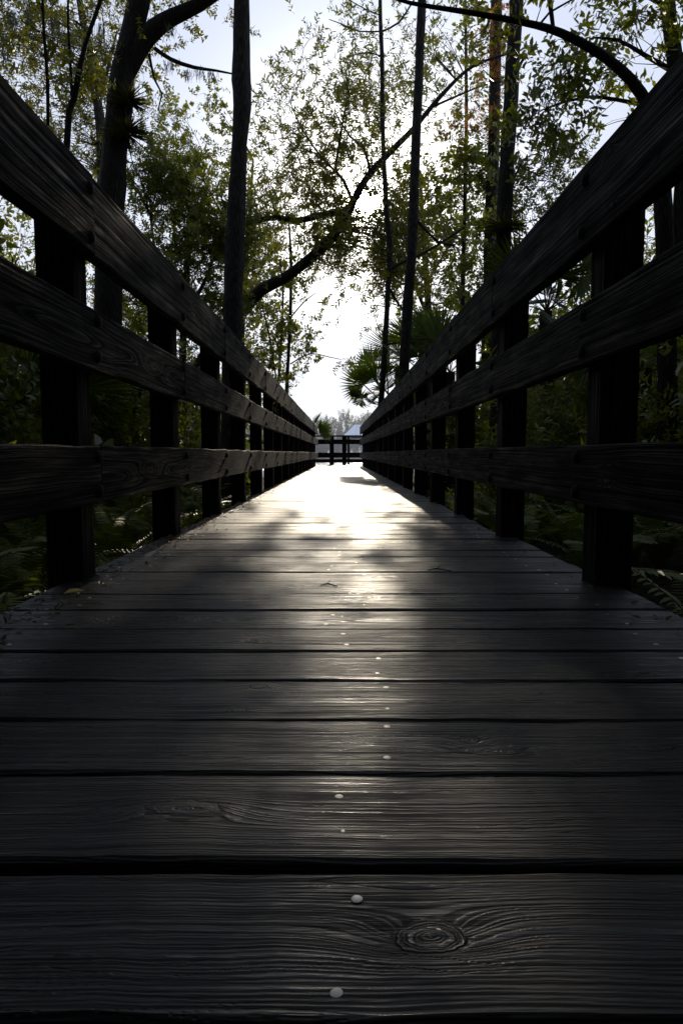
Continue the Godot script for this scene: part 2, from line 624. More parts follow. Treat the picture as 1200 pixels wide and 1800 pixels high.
func ground_and_lake() -> void:
	var b := MB.new()
	var xs := []
	var zs := []
	for k in 81: xs.append(-20.0 + 0.5 * k)
	for k in 81: zs.append(12.0 - 0.5 * k)
	for k in [[-900, -900], [-300, -300], [-100, -100], [-45, -45]]: xs.insert(0, float(k[0]))
	for x in [45.0, 100.0, 300.0, 900.0]: xs.append(x)
	for z in [50.0, 300.0]: zs.insert(0, z)
	for z in [-60.0, -110.0, -125.0, -140.0, -200.0, -500.0, -900.0]: zs.append(z)
	xs.sort()
	zs.sort()
	zs.reverse()
	var rng := RandomNumberGenerator.new()
	rng.seed = 4
	for z in zs:
		for x in xs:
			var y := ground_at(x, z) + (rng.randf_range(-0.03, 0.03) if absf(x) < 20.0 and absf(z) < 28.0 else 0.0)
			if z < -112.0: y = WATER_Y + 0.4
			b.vert(Vector3(x, y, z), Vector3.UP, Vector2(x, z))
	var w := xs.size()
	for r in zs.size() - 1:
		for c in w - 1:
			var k := r * w + c
			b.quad(k, k + w, k + w + 1, k + 1)
	var g := part("ground", b.mesh(), M.soil)
	tag(g, "dark leafy swamp soil under the boardwalk", "", "", "structure")
	var l := MB.new()
	for q in [[-900, -22], [900, -22], [900, -116], [-900, -116]]:
		l.vert(Vector3(q[0], WATER_Y, q[1]), Vector3.UP, Vector2(q[0], q[1]))
	l.quad(0, 3, 2, 1)
	tag(part("lake", l.mesh(), M.water), "open lake water glinting beyond the end railing", "", "", "structure")

var screw_mesh: ArrayMesh
var bolt_mesh: ArrayMesh

func boardwalk() -> void:
	var deck := Node3D.new()
	deck.name = "boardwalk_path"
	add_child(deck)
	tag(deck, "weathered grey boardwalk of crosswise planks", "", "", "structure")
	screw_mesh = dome(0.0043, 0.0007, 12)
	bolt_mesh = dome(0.016, 0.010, 12)
	var rng := RandomNumberGenerator.new()
	rng.seed = 12
	# joints between planks read off the photograph, then an even pitch
	var joints := []
	var z := 0.357 - 0.146 * 11
	for k in 11: joints.append(z + 0.146 * k)
	joints.append_array([0.357, 0.5036, 0.6518, 0.7925, 0.9369, 1.0814, 1.219, 1.3675, 1.520, 1.679, 1.808, 1.943])
	while joints[-1] < WALK_END + 0.1: joints.append(joints[-1] + rng.randf_range(0.142, 0.150))
	var near := 11
	var shared := []
	for k in 12:
		var lr := RandomNumberGenerator.new()
		lr.seed = 70 + k
		var tn := lr.randf_range(0.65, 1.5)
		shared.append(board(1.30, 0.038, 0.1395, k % 8, 0.0 if k % 3 else 1.0, 1.0 if k % 3 else 0.0, 6, 0.003, 200 + k, Color(tn * lr.randf_range(0.97, 1.06), tn, tn * lr.randf_range(0.9, 1.0))))
	for k in joints.size() - 1:
		var a: float = joints[k]
		var c: float = joints[k + 1]
		var gap := 0.0075
		var lead := 0.016 if k == near else gap
		var wide: float = c - a - gap * 0.5 - lead * 0.5
		var centre := (a + c) / 2.0 + (gap - lead) * 0.25
		var o := MeshInstance3D.new()
		o.name = "plank"
		var idx := k - near
		var xc := rng.randf_range(-0.008, 0.008) + (RAIL_L + RAIL_R) / 2.0
		if idx >= 0 and idx < 16:
			var tn: float = [0.95, 0.85, 1.0, 1.2, 0.8, 1.15, 1.3, 0.8, 1.6, 0.9, 0.75, 1.25, 0.85, 1.2, 0.8, 1.3][idx]
			o.mesh = board(1.34, 0.038, wide, idx % 8, 0.0 if idx < 8 else 1.0, 1.0 if idx < 8 else 0.0, 40, 0.004, 300 + idx, Color(tn * (1.0 + 0.16 * absf(sin(idx * 2.3))), tn, tn * (1.0 - 0.10 * absf(sin(idx * 2.3)))))
			xc = -0.01
		else:
			o.mesh = shared[rng.randi() % 12]
			var drawn := CLOSE * maxf(centre, 0.0)
			o.scale = Vector3((1.30 - drawn) / 1.30, 1, wide / 0.1395)
			xc -= drawn * 0.5
			if rng.randf() < 0.5: o.rotation.y = PI
		o.material_override = M.deck
		o.position = Vector3(xc, -0.019 + rng.randf_range(-0.0018, 0.0018), -centre)
		o.rotation += Vector3(rng.randf_range(-0.006, 0.006), rng.randf_range(-0.0018, 0.0018), rng.randf_range(-0.0015, 0.0015))
		deck.add_child(o, true)
		# two screws where the middle joist runs, and two at each outer joist
		if idx >= -1 and idx < 18:
			var line: float = -0.004 if idx < 1 else 0.004
			var spots := []
			if idx == 0: spots = [on_deck(592, 1743), on_deck(627, 1578)]
			elif idx == 1: spots = [on_deck(599, 1463), on_deck(595, 1403)]
			elif idx == 2: spots = [on_deck(680, 1333), on_deck(680, 1278)]
			elif idx == 3: spots = [on_deck(682, 1244), on_deck(678, 1206)]
			elif idx == 4: spots = [on_deck(662, 1181), on_deck(665, 1156)]
			else:
				line = [0.055, 0.052, 0.06, -0.03, 0.05, 0.0, -0.02][idx % 7]
				spots = [Vector3(line + rng.randf_range(-0.012, 0.012), 0, -centre - wide * 0.26), Vector3(line + rng.randf_range(-0.012, 0.012), 0, -centre + wide * 0.26)]
			for sx in [-0.55, 0.53]:
				for sz in [-0.25, 0.25]:
					spots.append(Vector3(sx + rng.randf_range(-0.012, 0.012), 0, -centre + sz * wide))
			for sp in spots:
				var sc := MeshInstance3D.new()
				sc.name = "screw"
				sc.mesh = screw_mesh
				sc.material_override = M.screw
				o.add_child(sc, true)
				var local: Vector3 = o.transform.affine_inverse() * (sp as Vector3)
				local.y = 0.0188 + rng.randf_range(-0.0005, 0.0006)
				sc.position = local
				sc.rotation = Vector3(rng.randf_range(-0.06, 0.06), 0, rng.randf_range(-0.06, 0.06))
	# stringers that carry the planks
	for x in [-0.52, 0.0, 0.50]:
		var o := MeshInstance3D.new()
		o.name = "stringer"
		o.mesh = board(19.2, 0.045, 0.18, 4, 0, 1, 2, 0.0, 3, Color(1.0, 0.97, 0.93))
		o.material_override = M.rail
		o.transform = Transform3D(Basis(Vector3(0, 0, -1), Vector3(1, 0, 0), Vector3(0, -1, 0)), Vector3(x, -0.038 - 0.092, -8.3))
		deck.add_child(o, true)

func upright_board(length: float, width: float, row: int, flip: bool, sd: int, tn: float) -> ArrayMesh:
	return board(length, 0.038, width, row, 1.0 if flip else 0.0, 0.0 if flip else 1.0, 14, 0.004, sd, Color(tn * 1.03, tn, tn * 0.96))

func railings() -> void:
	var rng := RandomNumberGenerator.new()
	rng.seed = 21
	var rails := [[0.988, 0.190], [0.671, 0.144], [0.338, 0.140]]      # top edge, width
	for side in [-1, 1]:
		var face := RAIL_L if side < 0 else RAIL_R
		var first := 1.715 if side < 0 else 1.655
		var label := "weathered three-board timber railing along the side of the smooth grey pole trunk" if side < 0 else "weathered three-board timber railing along the fan palm side"
		var t := thing("timber_railing", label, "railing", Vector3(face, 0, -8.0), "railings of the boardwalk")
		var org := t.position
		var turn := 0.0 if side < 0 else CLOSE
		var posts := []
		var z := first - 0.945 * 3
		while z < WALK_END:
			posts.append(z)
			z += 0.945
		var post_mesh := [board(1.62, 0.089, 0.089, 4, 0, 1, 2, 0.002, 41, Color(1.0, 0.97, 0.93)), board(1.62, 0.089, 0.089, 7, 1, 0, 2, 0.002, 42, Color(1.0, 0.97, 0.93))]
		for pz in posts:
			var p := part("post", post_mesh[rng.randi() % 2], M.rail, t)
			var top := rng.randf_range(0.955, 0.975)
			p.transform = Transform3D(Basis(Vector3(0, 1, 0), Vector3(0, 0, 1), Vector3(1, 0, 0)) , Vector3(face + side * (0.038 + 0.0445 + 0.001), top - 0.81, -pz) - org)
			p.rotation += Vector3(0, 0, rng.randf_range(-0.006, 0.006))
		for r in 3:
			# boards span two bays, butted at posts, the joints staggered
			var at: float = posts[0] - 0.6
			var stop: int = [1, 2, 1][r] if side < 0 else [2, 1, 2][r]
			var k := stop
			var ends := [at]
			while k < posts.size():
				ends.append(posts[k])
				k += 2
			ends.append(WALK_END)
			for e in ends.size() - 1:
				var length: float = ends[e + 1] - ends[e] - 0.004
				if length < 0.2: continue
				var row := rng.randi() % 8
				var o := part("rail", upright_board(length, rails[r][1], row, rng.randf() < 0.5, rng.randi() % 9999, rng.randf_range(0.8, 1.2)), M.rail, t)
				var mid: float = (ends[e] + ends[e + 1]) / 2.0
				# board axes: x along the walk, y (thickness) towards it, z (width) down
				var inward := Vector3(-side, 0, 0)
				o.transform = Transform3D(Basis(Vector3(0, 0, -1) if side < 0 else Vector3(0, 0, 1), inward, Vector3(0, -1, 0)), Vector3(face + side * (0.019 + rng.randf_range(0.0, 0.002)), rails[r][0] - rails[r][1] / 2.0 + rng.randf_range(-0.003, 0.003), -mid) - org)
				if o.transform.basis.determinant() < 0.0:
					o.transform.basis.z = -o.transform.basis.z
				o.rotation += Vector3(rng.randf_range(-0.004, 0.004), 0, 0)
				# two carriage bolts at each post
				for pz in posts:
					if pz > ends[e] - 0.02 and pz < ends[e + 1] - 0.02 and pz > 0.5 and pz < 12.0:
						for dy in [-0.30, 0.30]:
							var bo := MeshInstance3D.new()
							bo.name = "bolt"
							bo.mesh = bolt_mesh
							bo.material_override = M.bolt
							o.add_child(bo, true)
							var w := Vector3(face, rails[r][0] - rails[r][1] * (0.5 + dy), -pz + (0.022 if absf(pz - ends[e]) < 0.03 else rng.randf_range(-0.01, 0.01)))
							var local: Vector3 = o.transform.affine_inverse() * (w - org)
							local.y = 0.0185
							bo.position = local
		t.rotation.y = turn
		t.position.x -= 8.0 * turn

func far_end() -> void:
	# the walk meets a cross walk with its own low railing above the lake
	var deck := Node3D.new()
	deck.name = "cross_boardwalk_path"
	add_child(deck)
	tag(deck, "short cross boardwalk at the lake end", "", "", "structure")
	var m := board(7.0, 0.038, 0.1395, 3, 0, 1, 6, 0.003, 8, Color(1, 1, 1))
	var z := WALK_END + 0.17
	while z < 18.9:
		var o := part("plank", m, M.deck, deck)
		o.position = Vector3(0.4, -0.019, -z)
		z += 0.146
	for x in [-2.6, -0.9, 0.9, 2.6]:
		var s := part("stringer", board(1.5, 0.045, 0.16, 2, 0, 1, 1, 0.0, 5, Color(1.0, 0.97, 0.93)), M.rail, deck)
		s.transform = Transform3D(Basis(Vector3(0, 0, -1), Vector3(1, 0, 0), Vector3(0, -1, 0)), Vector3(x, -0.122, -18.3))
		var l := part("support_post", board(1.3, 0.12, 0.12, 2, 0, 1, 1, 0.0, 6, Color(1.0, 0.97, 0.93)), M.rail, deck)
		l.transform = Transform3D(Basis(Vector3(0, 1, 0), Vector3(0, 0, 1), Vector3(1, 0, 0)), Vector3(x + 0.09, -0.70, -18.5))
	var t := thing("end_railing", "low timber railing with flat cap board across the lake end", "railing", Vector3(0, 0, -19.05))
	var cap := part("cap", board(6.6, 0.038, 0.17, 5, 0, 1, 6, 0.003, 15, Color(1.0, 0.97, 0.93)), M.rail, t)
	cap.position = Vector3(0.4, 0.795, 0)
	for r in [[0.70, 0.13], [0.34, 0.14], [0.16, 0.10]]:
		var o := part("rail", board(6.6, 0.038, r[1], 6, 0, 1, 6, 0.003, 16, Color(1.0, 0.97, 0.93)), M.rail, t)
		o.transform = Transform3D(Basis(Vector3(1, 0, 0), Vector3(0, 0, 1), Vector3(0, -1, 0)), Vector3(0.4, r[0] - r[1] / 2.0, 0.085))
	for x in [-2.7, -1.9, -1.1, -0.27, 0.08, 0.9, 1.7, 2.5, 3.3]:
		var o := part("post", board(2.0, 0.12, 0.12, 4, 0, 1, 2, 0.002, 17, Color(1.0, 0.97, 0.93)), M.rail, t)
		o.transform = Transform3D(Basis(Vector3(0, 1, 0), Vector3(0, 0, 1), Vector3(1, 0, 0)), Vector3(x, 0.773 - 1.0, 0))
	# a small hipped tin roof over a dock out on the lake
	var s := thing("dock_shelter", "pale tin hip roof of a small dock shelter beyond the end railing", "shelter", Vector3(2.2, WATER_Y, -40))
	var e := 1.33 - WATER_Y
	var top := 1.98 - WATER_Y
	var b := MB.new()
	var q := [Vector3(-2.05, e, 1.8), Vector3(2.05, e, 1.8), Vector3(2.05, e, -1.8), Vector3(-2.05, e, -1.8), Vector3(-1.45, top, 0), Vector3(1.45, top, 0)]
	for f in [[0, 4, 5, 1], [1, 5, 5, 2], [2, 5, 4, 3], [3, 4, 4, 0]]:
		var nrm: Vector3 = (q[f[3]] - q[f[0]]).cross(q[f[1]] - q[f[0]]).normalized()
		if nrm.y < 0.0: nrm = -nrm
		var k := b.v.size()
		for i in f: b.vert(q[i], nrm)
		b.quad(k, k + 1, k + 2, k + 3)
	for f in [[0, 1], [1, 2], [2, 3], [3, 0]]:
		var k := b.v.size()
		var nrm: Vector3 = Vector3.UP.cross(q[f[0]] - q[f[1]]).normalized()
		for p in [q[f[0]], q[f[1]], q[f[1]] - Vector3(0, 0.1, 0), q[f[0]] - Vector3(0, 0.1, 0)]: b.vert(p, nrm)
		b.quad(k, k + 1, k + 2, k + 3)
	part("roof", b.mesh(), M.tin, s)
	for k in 9:
		var x := -1.32 + 0.33 * k
		var a := Vector3(x * 1.03, e + 0.01, 1.79)
		var c := Vector3(x, top + 0.01, 0.01)
		var rb := MB.new()
		tube(rb, [a, c], [0.016, 0.016], 4)
		part("roof_seam", rb.mesh(), M.tin, s)
	for x in [-1.8, 1.8]:
		for zz in [-1.5, 1.5]:
			var o := part("post", board(e + 1.0, 0.12, 0.12, 4, 0, 1, 1, 0.0, 18, Color(1.0, 0.97, 0.93)), M.rail, s)
			o.transform = Transform3D(Basis(Vector3(0, 1, 0), Vector3(0, 0, 1), Vector3(1, 0, 0)), Vector3(x, (e - 1.0) / 2.0, zz))
	# floor of the dock
	for k in 12:
		var o := part("floor_plank", board(3.9, 0.04, 0.28, k % 8, 0, 1, 1, 0.0, 19, Color(1.0, 0.97, 0.93)), M.rail, s)
		o.position = Vector3(0, 0.35, -1.65 + 0.3 * k)
	var mist := FogVolume.new()
	mist.name = "lake_haze"
	mist.shape = RenderingServer.FOG_VOLUME_SHAPE_BOX
	mist.size = Vector3(170, 14, 84)
	mist.position = Vector3(0, WATER_Y + 6.6, -74)
	var fm := FogMaterial.new()
	fm.density = 0.0028
	fm.albedo = Color(0.93, 0.95, 1.0)
	mist.material = fm
	add_child(mist)
	tag(mist, "thin pale haze hanging over the lake", "haze", "", "stuff")
	# the wooded far shore, one mass
	var rng := RandomNumberGenerator.new()
	rng.seed = 33
	var places := []
	var tints := PackedColorArray()
	for k in 15000:
		var x := rng.randf_range(-75.0, 75.0)
		var zz := rng.randf_range(-132.0, -117.0)
		var high := 6.4 + 1.5 * sin(x * 0.23) + 1.0 * sin(x * 0.71 + 2.0) + 0.7 * sin(x * 1.9)
		var y := WATER_Y + pow(rng.randf(), 0.8) * high
		var up := Vector3(rng.randf_range(-0.5, 0.5), 1, rng.randf_range(-0.5, 0.5)).normalized()
		places.append(Transform3D((Basis(Quaternion(Vector3.UP, up)) * Basis(Vector3.UP, rng.randf() * TAU)).scaled(Vector3.ONE * rng.randf_range(3.5, 6.5) * (1.6 - 0.75 * (y - WATER_Y) / high)), Vector3(x, y, zz)))
		tints.append(Color(0.16, 0.14, 0.10).lerp(Color(0.13, 0.14, 0.07), rng.randf()))
	var wood := foliage("far_wood", cluster.oak, M.leaf, places, tints, self)
	tag(wood, "hazy grey-brown wood lining the far lake shore", "wood", "", "stuff")

func named_trees() -> void:
	# smooth pole trunk beside the railing
	tree("pole_tree", "tall smooth grey pole trunk with a slight kink, close behind the railing", [
		limb([[407, 800, 36], [408, 600, 33], [414, 400, 32], [419, 300, 26], [421, 255, 25], [426, 190, 31], [424, 140, 31], [424, 60, 28], [425, 0, 27], [430, -250, 24], [433, -520, 18]], 8.5, true)],
		[blob(430, -480, 8.5, 170, 110, 1.0, 120)], "oak", "mid", "bark_grey", 101)
	# forked oak with air plants
	tree("forked_oak", "stout dark oak forking into two limbs and carrying air plants", [
		limb([[186, 800, 50], [194, 400, 46], [200, 292, 44], [212, 175, 42], [219, 117, 38], [232, 60, 36], [243, 10, 37], [255, -120, 30], [240, -350, 18]], 9.0, true),
		limb([[222, 135, 26], [245, 85, 32], [272, 52, 30], [305, 30, 26], [350, 8, 22], [420, -40, 16], [520, -110, 8]], 9.0),
		limb([[272, 85, 7], [300, 104, 7], [340, 118, 6], [380, 124, 4], [420, 132, 2]], 8.8),
		limb([[262, 95, 5], [272, 140, 4], [285, 165, 3], [278, 195, 2]], 8.8)],
		[blob(330, -30, 9.0, 90, 40, 0.8, 70), blob(230, 10, 9.2, 90, 60, 1.0, 110), blob(370, 20, 8.9, 26, 22, 0.3, 16), blob(180, 120, 9.4, 60, 70, 0.8, 60), blob(120, -80, 9.2, 160, 80, 1.4, 120), blob(400, -160, 9.0, 150, 60, 1.2, 90)],
		"oak", "olive", "bark_dark", 102)
	tree("slender_tree", "slender pale trunk leaning behind the forked oak", [
		limb([[182, 800, 18], [180, 300, 17], [172, 180, 15], [158, 90, 13], [140, 0, 11], [120, -150, 8]], 12.5, true),
		limb([[172, 200, 6], [190, 120, 5], [205, 60, 3]], 12.5)],
		[blob(130, 60, 12.5, 90, 70, 1.2, 260), blob(60, 120, 12.0, 90, 80, 1.2, 260), blob(170, 200, 13, 50, 60, 0.8, 130), blob(100, 230, 12, 70, 50, 0.9, 170), blob(30, 40, 12, 70, 60, 1.0, 170), blob(150, 280, 13, 60, 50, 0.9, 110)], "bay", "olive", "bark_pale", 103)
	tree("slender_tree", "dark thin leaning stem with drooping yellowish leaves beside the forked oak", [
		limb([[112, 800, 12], [118, 260, 11], [132, 170, 10], [150, 80, 8], [180, -10, 6], [200, -120, 4]], 7.0, true),
		limb([[85, 220, 6], [84, 140, 6], [78, 60, 5], [74, -30, 4]], 7.0),
		limb([[128, 190, 5], [124, 110, 5], [120, 40, 4], [121, -40, 3]], 7.0)],
		[blob(60, 70, 7.0, 60, 60, 0.6, 44), blob(130, 110, 7.0, 40, 60, 0.5, 34), blob(30, 20, 7.0, 60, 50, 0.6, 40), blob(110, -40, 7.0, 120, 60, 0.8, 60)], "ash", "olive", "bark_dark", 104, 0.5)
	# the leaning tree whose limb crosses the sun
	tree("leaning_tree", "long dark leaning trunk that crosses in front of the sun", [
		limb([[310, 800, 33.6], [335, 690, 30.2], [380, 600, 26.0], [425, 548, 23.5], [462, 508, 20.2], [500, 489, 18.5], [540, 458, 16.8], [580, 420, 16.0], [606, 386, 14.3], [622, 352, 13.4], [645, 312, 11.8], [685, 268, 10.1], [725, 228, 9.2], [775, 168, 6.7], [828, 118, 5.0], [890, 95, 3.4]], 12.0, true),
		limb([[608, 378, 10.1], [585, 374, 10.1], [555, 380, 10.9], [520, 388, 10.1], [485, 382, 9.2], [440, 392, 8.4], [400, 410, 5.9]], 12.0),
		limb([[618, 352, 6.7], [604, 318, 5.9], [590, 300, 5.0], [596, 255, 4.2], [604, 205, 3.4], [612, 165, 2.1]], 12.0),
		limb([[590, 302, 4.2], [560, 270, 3.4], [530, 225, 2.5], [510, 180, 1.7]], 12.0),
		limb([[650, 305, 5.0], [640, 262, 4.2], [615, 240, 3.4], [590, 200, 2.5]], 12.0),
		limb([[760, 188, 4.2], [800, 170, 3.4], [850, 150, 2.5], [900, 140, 1.7]], 12.0)],
		[blob(545, 130, 12, 34, 55, 0.6, 60), blob(500, 120, 12, 24, 26, 0.4, 16), blob(585, 170, 12, 50, 60, 0.7, 72), blob(530, 225, 12, 60, 45, 0.7, 74), blob(480, 190, 12, 30, 30, 0.5, 22), blob(630, 110, 12.2, 40, 50, 0.6, 50), blob(650, 200, 12.2, 50, 50, 0.7, 100), blob(600, 250, 12, 70, 40, 0.7, 110),
		blob(530, 300, 12.2, 70, 50, 0.8, 190), blob(470, 300, 12.5, 50, 60, 0.8, 110), blob(690, 180, 12.2, 40, 60, 0.6, 80), blob(640, 300, 12.3, 40, 30, 0.5, 50), blob(560, 350, 12.2, 60, 30, 0.6, 110), blob(480, 360, 12.3, 60, 34, 0.6, 120), blob(540, 400, 12.2, 60, 22, 0.5, 70),
		blob(572, 430, 12.3, 22, 70, 0.5, 150), blob(694, 430, 12.3, 26, 80, 0.5, 180), blob(728, 450, 12.4, 26, 70, 0.5, 130), blob(600, 405, 12.3, 60, 40, 0.7, 150), blob(655, 395, 12.3, 50, 50, 0.7, 150), blob(610, 455, 12.4, 60, 34, 0.7, 110), blob(665, 455, 12.4, 40, 34, 0.6, 90), blob(560, 440, 12.4, 40, 34, 0.6, 70), blob(620, 330, 12.4, 60, 40, 0.7, 130), blob(770, 130, 12.2, 60, 60, 0.8, 120), blob(720, 80, 12.2, 40, 60, 0.6, 60), blob(690, 320, 12.5, 40, 50, 0.6, 80)],
		"bay", "light", "bark_dark", 105)
	# straight poles on the palm side
	tree("pole_tree", "straight dark pole trunk rising beside the fan palms", [
		limb([[705, 740, 19], [709, 660, 18], [715, 560, 18], [723, 440, 17], [729, 300, 16], [735, 150, 15], [741, 0, 14], [750, -260, 11]], 9.5, true),
		limb([[726, 380, 4], [770, 425, 4], [800, 430, 3]], 9.5)],
		[blob(750, -250, 9.5, 140, 90, 0.9, 90)], "oak", "mid", "bark_grey", 106)
	tree("slender_tree", "thin crooked trunk between the leaning tree and the fan palms", [
		limb([[668, 740, 11], [671, 690, 10], [677, 600, 10], [681, 520, 9], [685, 440, 9], [679, 370, 9], [675, 300, 8], [672, 200, 7.5], [671, 100, 7], [668, 30, 6.5], [668, -60, 5]], 11.0, true),
		limb([[684, 475, 5], [705, 462, 5], [735, 450, 4.5], [770, 430, 4], [815, 400, 3.5]], 11.0),
		limb([[672, 55, 3.5], [700, 40, 3], [722, 8, 2.5], [740, -20, 2]], 11.0),
		limb([[670, 55, 2.5], [630, 55, 2.2], [600, 42, 1.8], [578, 34, 1.2]], 11.0),
		limb([[671, 28, 2.5], [640, 15, 2], [605, -5, 1.5]], 11.0),
		limb([[672, 100, 3], [645, 92, 2], [610, 100, 1.5]], 11.0),
		limb([[683, 505, 4.5], [700, 535, 4], [712, 548, 3]], 11.0)],
		[blob(630, 32, 11.0, 18, 14, 0.2, 26), blob(676, 105, 11, 34, 26, 0.4, 40), blob(660, 60, 11, 16, 20, 0.2, 10), blob(675, 220, 11, 40, 50, 0.5, 60), blob(700, 380, 11.2, 50, 50, 0.6, 95), blob(640, 430, 11.5, 50, 40, 0.6, 80), blob(650, 500, 11.8, 60, 40, 0.7, 85), blob(700, 480, 11.5, 60, 50, 0.7, 90), blob(640, 560, 12, 30, 20, 0.4, 18)],
		"bay", "light", "bark_grey", 107)
	tree("vine_clad_tree", "straight trunk hung with rusty dead vine leaves", [
		limb([[856, 740, 22], [857, 560, 21], [861, 420, 21], [867, 250, 20], [870, 100, 20], [872, 0, 19], [874, -260, 15]], 13.0, true),
		limb([[815, 740, 9], [812, 560, 8], [817, 330, 7], [819, 200, 6], [818, 60, 5], [816, -60, 4]], 13.5)],
		[blob(820, 270, 13, 50, 40, 0.6, 70), blob(845, 300, 13, 50, 60, 0.6, 110), blob(815, 340, 13.3, 60, 40, 0.7, 110), blob(780, 420, 13.4, 60, 50, 0.8, 130), blob(840, 420, 13.2, 50, 50, 0.7, 120), blob(750, 340, 13.6, 50, 50, 0.7, 90), blob(840, 120, 13.2, 40, 60, 0.6, 70), blob(810, 40, 13.2, 40, 40, 0.6, 60), blob(830, 500, 13.2, 60, 30, 0.7, 90), blob(880, -220, 13, 120, 90, 1.0, 110)],
		"maple", "mid", "bark_grey", 108)
	var vine := tree("rusty_vine", "rusty orange dead vine leaves clinging up a straight trunk", [
		limb([[868, 470, 2], [866, 300, 2], [872, 160, 2], [869, 40, 2]], 12.82, true)],
		[blob(869, 70, 12.75, 8, 50, 0.10, 60), blob(867, 150, 12.75, 10, 50, 0.12, 100), blob(866, 200, 12.75, 14, 30, 0.15, 60), blob(795, 240, 12.9, 30, 22, 0.3, 40), blob(845, 200, 12.9, 26, 40, 0.3, 36)], "willow", "rust", "bark_dark", 109, 0.8, "", "vine")
	vine.set_meta("category", "vine")
	tree("pole_tree", "thick straight dark trunk with a shaggy air plant by the rail", [
		limb([[874, 740, 30], [878, 560, 28], [884, 420, 26], [890, 300, 25], [897, 170, 24], [903, 70, 23], [907, 0, 23], [915, -260, 18]], 9.0, true),
		limb([[903, 140, 6], [915, 110, 5], [925, 95, 3]], 9.0), limb([[893, 345, 5], [905, 310, 4], [918, 280, 3]], 9.0)],
		[blob(915, -240, 9, 150, 90, 1.0, 90), blob(960, 330, 9.4, 60, 50, 0.7, 120), blob(930, 380, 9.4, 40, 40, 0.6, 60)], "oak", "mid", "bark_dark", 110)
	# arching branch over the railing
	tree("arching_tree", "dark trunk outside the railing whose long branch arches over the walk", [
		limb([[1172, 760, 34], [1169, 560, 31], [1167, 400, 30], [1160, 300, 28], [1150, 215, 22], [1125, 162, 19], [1090, 122, 17], [1040, 86, 15], [985, 58, 13], [940, 44, 11], [870, 30, 9], [800, 18, 8], [720, 5, 6], [640, -20, 3]], 6.0, true),
		limb([[972, 54, 7], [968, 20, 8], [963, -10, 7], [955, -60, 5]], 6.0),
		limb([[1188, 470, 10], [1186, 380, 10], [1192, 300, 9], [1202, 180, 8]], 6.2),
		limb([[945, 46, 4], [965, 22, 3.5], [1000, 2, 3], [1040, -20, 2]], 6.1)],
		[blob(960, 20, 6.0, 40, 14, 0.3, 9), blob(985, 75, 6, 24, 14, 0.2, 6), blob(840, 30, 6.1, 60, 22, 0.3, 22), blob(815, 8, 6.1, 40, 16, 0.3, 18)],
		"ash", "mid", "bark_dark", 111, 0.62)
	tree("broadleaf_tree", "broad-leaved tree with large hanging leaves behind the arching branch", [
		limb([[1215, 760, 30], [1206, 400, 28], [1195, 200, 26], [1184, 100, 25], [1172, 0, 24], [1160, -180, 18]], 7.2, true),
		limb([[1190, 130, 10], [1130, 95, 7], [1085, 70, 5], [1040, 66, 3]], 7.2),
		limb([[1190, 200, 9], [1110, 180, 7], [1030, 170, 5], [960, 190, 3]], 7.6),
		limb([[1176, 20, 8], [1130, -10, 6], [1080, -20, 5]], 7.0)],
		[blob(1060, 30, 7.0, 90, 45, 0.7, 52), blob(1130, 60, 6.8, 60, 50, 0.5, 55), blob(1020, 130, 7.6, 80, 45, 0.9, 46), blob(975, 185, 7.8, 80, 60, 1.0, 62), blob(1035, 205, 7.6, 70, 60, 0.9, 44), blob(945, 245, 7.8, 55, 50, 0.8, 36), blob(1100, 110, 7.2, 60, 40, 0.6, 60), blob(1150, -80, 7, 140, 60, 1.0, 80), blob(1010, 260, 7.8, 50, 40, 0.6, 40)],
		"ash", "evergreen", "bark_dark", 112, 0.68)
	# sunlit saplings by the gap
	tree("sapling", "tall thin sapling with pale sunlit leaves beside the lake gap", [
		limb([[502, 760, 7], [504, 680, 6.5], [508, 600, 6], [511, 520, 5.5], [511, 450, 5], [508, 395, 3]], 15.5, true),
		limb([[510, 640, 2.5], [545, 622, 2], [580, 628, 1.5], [600, 632, 1]], 15.5), limb([[509, 560, 2.5], [535, 530, 2], [555, 515, 1.2]], 15.5)],
		[blob(520, 580, 15.5, 26, 40, 0.6, 44), blob(560, 625, 15.5, 30, 14, 0.4, 26), blob(592, 632, 15.5, 14, 10, 0.2, 9), blob(535, 665, 15.5, 24, 14, 0.4, 20), blob(505, 660, 15.5, 26, 24, 0.5, 34), blob(525, 500, 15.5, 30, 34, 0.6, 40), blob(505, 430, 15.5, 34, 30, 0.6, 50)],
		"maple", "light", "bark_dark", 113)
	tree("sapling", "shorter forked sapling next to the tall thin one", [
		limb([[486, 760, 5], [489, 680, 5], [494, 600, 4.5], [497, 520, 3.5], [492, 460, 2]], 16.0, true), limb([[489, 690, 3], [475, 600, 3], [462, 540, 2]], 16.0)],
		[blob(470, 560, 16, 34, 50, 0.7, 80), blob(455, 630, 16, 34, 40, 0.7, 90), blob(480, 640, 16, 28, 30, 0.6, 50), blob(450, 500, 16, 30, 40, 0.6, 70)],
		"maple", "light", "bark_dark", 114)
	tree("bare_shrub", "leafless twiggy shrub reaching over the water", [
		limb([[694, 770, 6], [692, 720, 5], [680, 690, 3.5], [650, 660, 2.5], [620, 640, 1.5]], 15.0, true),
		limb([[690, 715, 3], [665, 700, 2.2], [635, 672, 1.6], [600, 640, 1]], 15.0), limb([[682, 692, 2.5], [678, 640, 2], [668, 590, 1.5], [655, 545, 1]], 15.0), limb([[691, 725, 2.5], [676, 712, 1.6], [655, 706, 1]], 15.0)], [], "bay", "mid", "bark_pale", 115)
